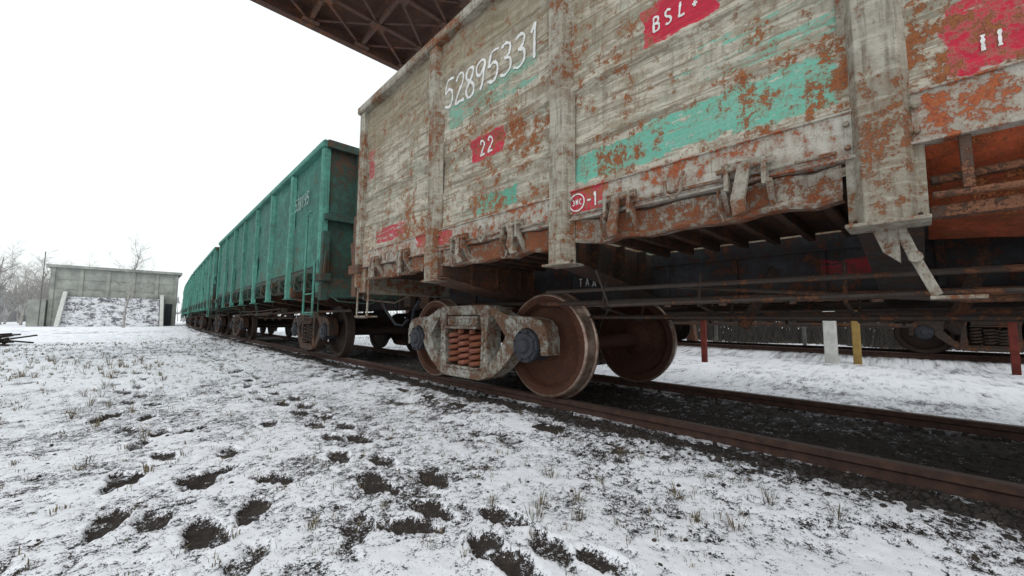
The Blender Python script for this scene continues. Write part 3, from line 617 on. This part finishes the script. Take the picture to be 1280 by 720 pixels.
def tuft(cx,cy,nb,hh,spread):
    zz=gz(cx,cy)
    for _ in range(nb):
        a=random.uniform(0,2*math.pi); r=random.random()*spread*.4; bx,by=cx+r*math.cos(a),cy+r*math.sin(a); h=hh*random.uniform(.4,1.1); ln=random.uniform(.3,1.1)*h
        a2=a+random.uniform(-.6,.6); w=random.uniform(.0008,.002)*(1+cy*.08); px,py=-math.sin(a2)*w,math.cos(a2)*w
        dx_,dy_=math.cos(a2)*ln,math.sin(a2)*ln
        m.add([(bx-px,by-py,zz-.01),(bx+px,by+py,zz-.01),(bx+dx_*.4+px*.8,by+dy_*.4+py*.8,zz+h*.65),(bx+dx_*.4-px*.8,by+dy_*.4-py*.8,zz+h*.65),(bx+dx_,by+dy_,zz+h*.9)],[(0,1,2,3),(3,2,4)])
for (cx,cy) in [(1.35,1.25),(1.45,1.32),(1.5,1.12),(1.62,1.22),(1.3,1.5),(1.9,.6),(1.85,.75),(2.25,.3),(2.2,.55),(2.0,.9),(1.75,1.5),(.62,1.9),(.1,3.2),(-.2,3.5)]:
    tuft(cx,cy,random.randint(24,40),random.uniform(.04,.07),.10)
for k in range(4200):
    yy=.6+random.random()**1.5*20; xx=random.uniform(-6,2.5) if random.random()<.85 else random.uniform(4.9,9)
    tuft(xx,yy,random.randint(4,12),random.uniform(.010,.036)*(1+yy*.06),.08)
for k in range(110):
    yy=random.uniform(4,12); xx=random.uniform(-2.6,.4); tuft(xx,yy,random.randint(8,20),random.uniform(.06,.18),.1)
for k in range(300):
    yy=random.uniform(-6,14); xx=random.uniform(15.5,24); tuft(xx,yy,random.randint(8,20),random.uniform(.1,.35),.2)
m.go('dry_grass',M_grass,None,smooth=0,recalc=False,kind='stuff',label='thin dry grass poking through snow',category='grass')
m=MB()
for k in range(9000):
    yy=random.uniform(-16,34); xx=random.uniform(19.5,23); h=random.uniform(.5,1.9); w=random.uniform(.012,.045); ly=random.uniform(-.5,.5); lx=random.uniform(-.3,.3)
    m.add([(xx,yy-w,-.25),(xx,yy+w,-.25),(xx+lx,yy+ly,-.25+h)],[(0,1,2)])
    m.add([(xx+lx*.5,yy+ly*.5,-.25+h*.5),(xx+lx*.5,yy+ly*.5+w,-.27+h*.5),(xx+lx*.5,yy-ly,-.25+h*.9)],[(0,1,2)])
m.go('bare_shrubs',M_twig,None,smooth=0,recalc=False,kind='stuff',label='dense dark leafless shrubs behind the wire fence',category='shrubs')
# gantry
G=empty('overhead_crane_gantry',(0,9.7,0),None,label='rusty steel lattice crane gantry spanning above the wagons',category='gantry crane')
m=MB()
for y in (-1.9,1.9):
    m.box(-12,17,y-.10,y+.10,9.0,9.03); m.box(-12,17,y-.01,y+.01,9.03,9.42); m.box(-12,17,y-.12,y+.12,9.42,9.45)
    for x in np.arange(-11.6,17,.36):
        for e in (-.07,.07): m.cyl((x,y+e,8.988),(x,y+e,9.0),.016,n=6)
for y in (-.75,.6): m.box(-12,17,y-.06,y+.06,9.10,9.25)
for x in np.arange(-11.5,17,1.45):
    m.box(x-.05,x+.05,-1.88,1.88,9.06,9.2)
    for y in (-1.75,-.75,.6,1.75): m.box(x-.22,x+.22,y-.13,y+.13,9.035,9.048)
m.go('bottom_chord',M_gantry,G,bevel=.005)
m=MB(); k=0
for x in np.arange(-11.5,15.6,1.45):
    for (a,b) in ((-1.8,-.78),(-.72,.57),(.63,1.8)):
        m.beam((x,a,9.085),(x+1.45,b,9.085),.07,.03)
        m.beam((x,b,9.125),(x+1.45,a,9.125),.06,.03)
    for yq in (-1.9,1.9):
        m.beam((x,yq,9.45),(x+.72,yq,10.9),.07,.07); m.beam((x+.72,yq+.001,10.9),(x+1.45,yq+.001,9.45),.07,.07)
    k+=1
m.go('lattice_bracing',M_gantry,G)
m=MB(); m.box(-12,17,-1.95,1.95,9.46,9.50)
m.box(-12,17,-1.95,-1.80,10.9,11.05); m.box(-12,17,1.80,1.95,10.9,11.05); m.go('walkway_deck',M_gantry,G)
for x in (-11.5,16.8):
    for y in (-1.9,1.9): MB().beam((x,y,9.0),(x,y*1.6,-.3),.35,.35).go('leg',M_gantry,G,bevel=.01)
# building
Bd=empty('concrete_building',(-1.6,62,-.2),None,label='low grey concrete loading building with snowy stone ramp',category='building')
MB().box(-5.2,4.9,0,8,0,6.1).go('wall',M_conc,Bd)
MB().box(-5.5,5.2,-.35,8.3,6.1,6.4).go('roof',M_conc,Bd,bevel=.03)
for x in (-5.0,-3.0,-1.0,1.0,3.0,4.7): MB().box(x-.14,x+.14,-.12,0.02,0,6.08).go('column',M_conc,Bd)
for zz in (3.9,4.9): MB().box(-5.15,4.85,-.05,.02,zz,zz+.1).go('ledge',M_conc,Bd)
MB().box(3.85,4.5,-.03,.05,.0,2.6).go('door',M_cap,Bd)
n=N('snowy_stone'); o=n.obj(); a=n.noise(o,1.6,5,.75); b=n.noise(o,7,4,.7); col=n.mix(n.rng(n.math('ADD',n.math('MULTIPLY',a,.6),n.math('MULTIPLY',b,.4)),.44,.54),(.10,.10,.11),(.62,.63,.67)); n.bump(b,.5,.05); M_sst=n.fin(col,.9)
m=MB(); m.ext([(-4.2,0),(-.5,3.1),(-.2,3.1),(-.2,0)],-3.9,3.3); m.go('stone_ramp',M_sst,Bd)
for x in (-4.15,3.35): MB().ext([(-4.9,0),(-4.5,.45),(-.7,3.6),(-.18,3.6),(-.18,0)],x,x+.3).go('ramp_wall',M_whitep,Bd)
MB().box(-6.4,-5.25,-.6,4,0,2.7).go('side_block',M_conc,Bd)
MB().cyl((-5.6,-.6,0),(-5.6,-.6,7.6),.04,n=8).go('mast',M_pipe,Bd)
def tree(name,h,seed,mt,mc,label,trunk_r=.11,levels=4,up=.5):
    rd=random.Random(seed); T=MB(); C=MB()
    def branch(p,d,L,r,lv,M):
        segs=4 if lv==0 else 3; q=Vector(p); dd=d.copy()
        for i in range(segs):
            dd=(dd+Vector((rd.gauss(0,.12),rd.gauss(0,.12),rd.gauss(0,.05)+.06*up))).normalized(); q2=q+dd*L/segs
            M.cyl(q,q2,r*(1-.75*i/segs)+.002,r*(1-.75*(i+1)/segs)+.002,n=6 if lv==0 else 3,cap=False)
            if lv<levels:
                nb=rd.randint(2,4) if lv==0 and i>0 else (rd.randint(1,3) if lv else 1)
                for _ in range(nb):
                    if lv==0 and i==0: continue
                    t=rd.random(); a=rd.uniform(0,6.283); side=Vector((math.cos(a),math.sin(a),0)); nd=(dd*(.75+.3*up)+side*rd.uniform(.5,.95)).normalized()
                    branch(q.lerp(q2,t),nd,L*rd.uniform(.32,.52)*(1.0 if lv else 1-.14*i),r*(1-.75*i/segs)*.45,lv+1,C)
            q=q2
    branch(Vector((0,0,-.2)),Vector((0,0,1)),h,trunk_r,0,T)
    root=empty(name,(0,0,0),None,label=label,category='tree')
    T.go('trunk',mt,root,smooth=60,recalc=False); C.go('crown',mc,root,smooth=0,recalc=False); return root
t1=tree('birch_tree',7.0,3,M_birch,M_birch,'bare slender birch tree beside the snowy stone ramp',.10,4)
t1.location=(-.9,50,-.2)
t2=tree('birch_tree',9.5,8,M_birch,M_birch,'bare pale misty birch tree at the wood edge',.13,4,.6); t2['group']='birches at the wood edge'
t3=tree('birch_tree',8.0,21,M_birch,M_birch,'bare pale misty birch tree at the wood edge',.12,4,.6); t3['group']='birches at the wood edge'
bs=[(-9.5,70),(-11.5,74),(-13,72),(-14.5,80),(-16,76),(-12,88),(-18,84),(-20,78),(-15,95),(-10.5,92),(-22,90),(-25,84),(-19,99),(-9,80),(-12.5,82),(-10,86),(-17,90),(-13.5,98),(-8.6,74),(-14,70),(-11,96)]
for k,(x,y) in enumerate(bs):
    src=t2 if k%2==0 else t3
    o=src if k<2 else copy_tree(src)
    o.location=(x,y,-.25); o.rotation_euler=(0,0,k*1.3); sc=.95+.12*math.sin(k*2.1); o.scale=(sc*1.1,sc*1.1,sc*random.uniform(.85,1.0))
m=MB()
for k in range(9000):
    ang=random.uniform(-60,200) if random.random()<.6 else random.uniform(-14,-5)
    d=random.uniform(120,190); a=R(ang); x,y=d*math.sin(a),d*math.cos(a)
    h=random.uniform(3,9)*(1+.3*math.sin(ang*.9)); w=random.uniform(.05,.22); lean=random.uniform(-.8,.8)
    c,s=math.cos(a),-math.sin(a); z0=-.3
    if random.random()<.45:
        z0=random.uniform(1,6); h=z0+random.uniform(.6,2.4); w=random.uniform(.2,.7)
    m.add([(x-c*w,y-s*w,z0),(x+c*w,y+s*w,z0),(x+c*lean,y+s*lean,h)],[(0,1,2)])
m.go('distant_wood',M_farwood,None,smooth=0,recalc=False,kind='stuff',label='leafless wood along the horizon, haze put into its pale colour',category='wood')
m=MB()
for k in range(60):
    a=random.uniform(0,6.28); r=random.random()*.8; L=random.uniform(.6,1.6); b=random.uniform(0,6.28); zz=random.uniform(0,.35)*(1-r)
    m.beam((r*math.cos(a)-L/2*math.cos(b),r*math.sin(a)-L/2*math.sin(b),zz),(r*math.cos(a)+L/2*math.cos(b),r*math.sin(a)+L/2*math.sin(b),zz+random.uniform(-.1,.3)),.05,.05)
m.go('brush_pile',M_wood,None,loc=(-3.7,20.5,-.2),smooth=0,label='dark heap of cut branches lying on snow',category='brush pile')
for (x,y) in ((8.9,3.3),(11.2,-1.08)):
    MB().box(-.05,.05,-.05,.05,-.5,.78).box(-.10,.10,-.07,.07,.78,.82).go('steel_post',M_redp,None,bevel=.008,loc=(x,y,0),label='short red painted steel post standing in snow',category='post',group='red steel posts')
MB().box(-.11,.11,-.11,.11,-.4,.95).go('marker_post',M_whitep,None,bevel=.02,loc=(11.2,1.45,0),label='white painted concrete marker post standing in snow',category='post')
MB().box(-.07,.07,-.07,.07,-.4,1.1).go('marker_post',M_ochre,None,bevel=.02,loc=(11.6,1.05,0),label='ochre painted post standing in snow',category='post')
F=empty('chain_link_fence',(17.5,0,-.25),None,label='long wire mesh fence on steel posts in snow',category='fence')
m=MB()
for y in np.arange(-14,26,.13):
    for dd in (-1,1): m.beam((0,y,.05),(0.003*dd,y+dd*1.5,1.55),.006,.006)
for zz in (.05,.8,1.55): m.beam((0,-14,zz),(0,26,zz),.012,.012)
m.go('wire_mesh',M_wire,F,smooth=0,recalc=False)
for y in np.arange(-12,26,3): MB().box(-.05,.05,y-.05,y+.05,-.2,1.75).go('fence_post',M_pipe,F)
# world, sun, camera
w=bpy.data.worlds.new('World'); S.world=w; w.use_nodes=True; t=w.node_tree; t.nodes.clear()
out=t.nodes.new('ShaderNodeOutputWorld'); bg=t.nodes.new('ShaderNodeBackground'); sky=t.nodes.new('ShaderNodeTexSky'); sky.sky_type='NISHITA'; sky.sun_disc=False
sky.sun_elevation=R(50); sky.sun_rotation=R(215); sky.dust_density=6; sky.air_density=1.5
sc=t.nodes.new('ShaderNodeVectorMath'); sc.operation='SCALE'; sc.inputs['Scale'].default_value=.12; t.links.new(sky.outputs[0],sc.inputs[0])
mx=t.nodes.new('ShaderNodeMix'); mx.data_type='RGBA'; mx.inputs[0].default_value=.08; mx.inputs[6].default_value=(1.08,1.14,1.14,1); t.links.new(sc.outputs[0],mx.inputs[7])
t.links.new(mx.outputs[2],bg.inputs[0]); bg.inputs[1].default_value=1.0; t.links.new(bg.outputs[0],out.inputs[0])
sl_=bpy.data.lights.new('sun','SUN'); sl_.energy=.7; sl_.angle=R(25); sl_.color=(1,.98,.95); so=bpy.data.objects.new('sun',sl_); COL.objects.link(so)
d=Vector((-math.sin(R(35)),-math.cos(R(35)),math.tan(R(50)))).normalized()
so.rotation_euler=d.to_track_quat('Z','Y').to_euler()
cam=bpy.data.cameras.new('camera'); co_=bpy.data.objects.new('camera',cam); COL.objects.link(co_); S.camera=co_
cam.sensor_width=36; cam.lens=488.9/1280*36; cam.clip_start=.02; cam.clip_end=4000
co_.matrix_world=Matrix.Translation((0,0,.6954))@Matrix.Rotation(-.7615,4,'Z')@Matrix.Rotation(math.pi/2+.08308,4,'X')@Matrix.Rotation(.006572,4,'Z')
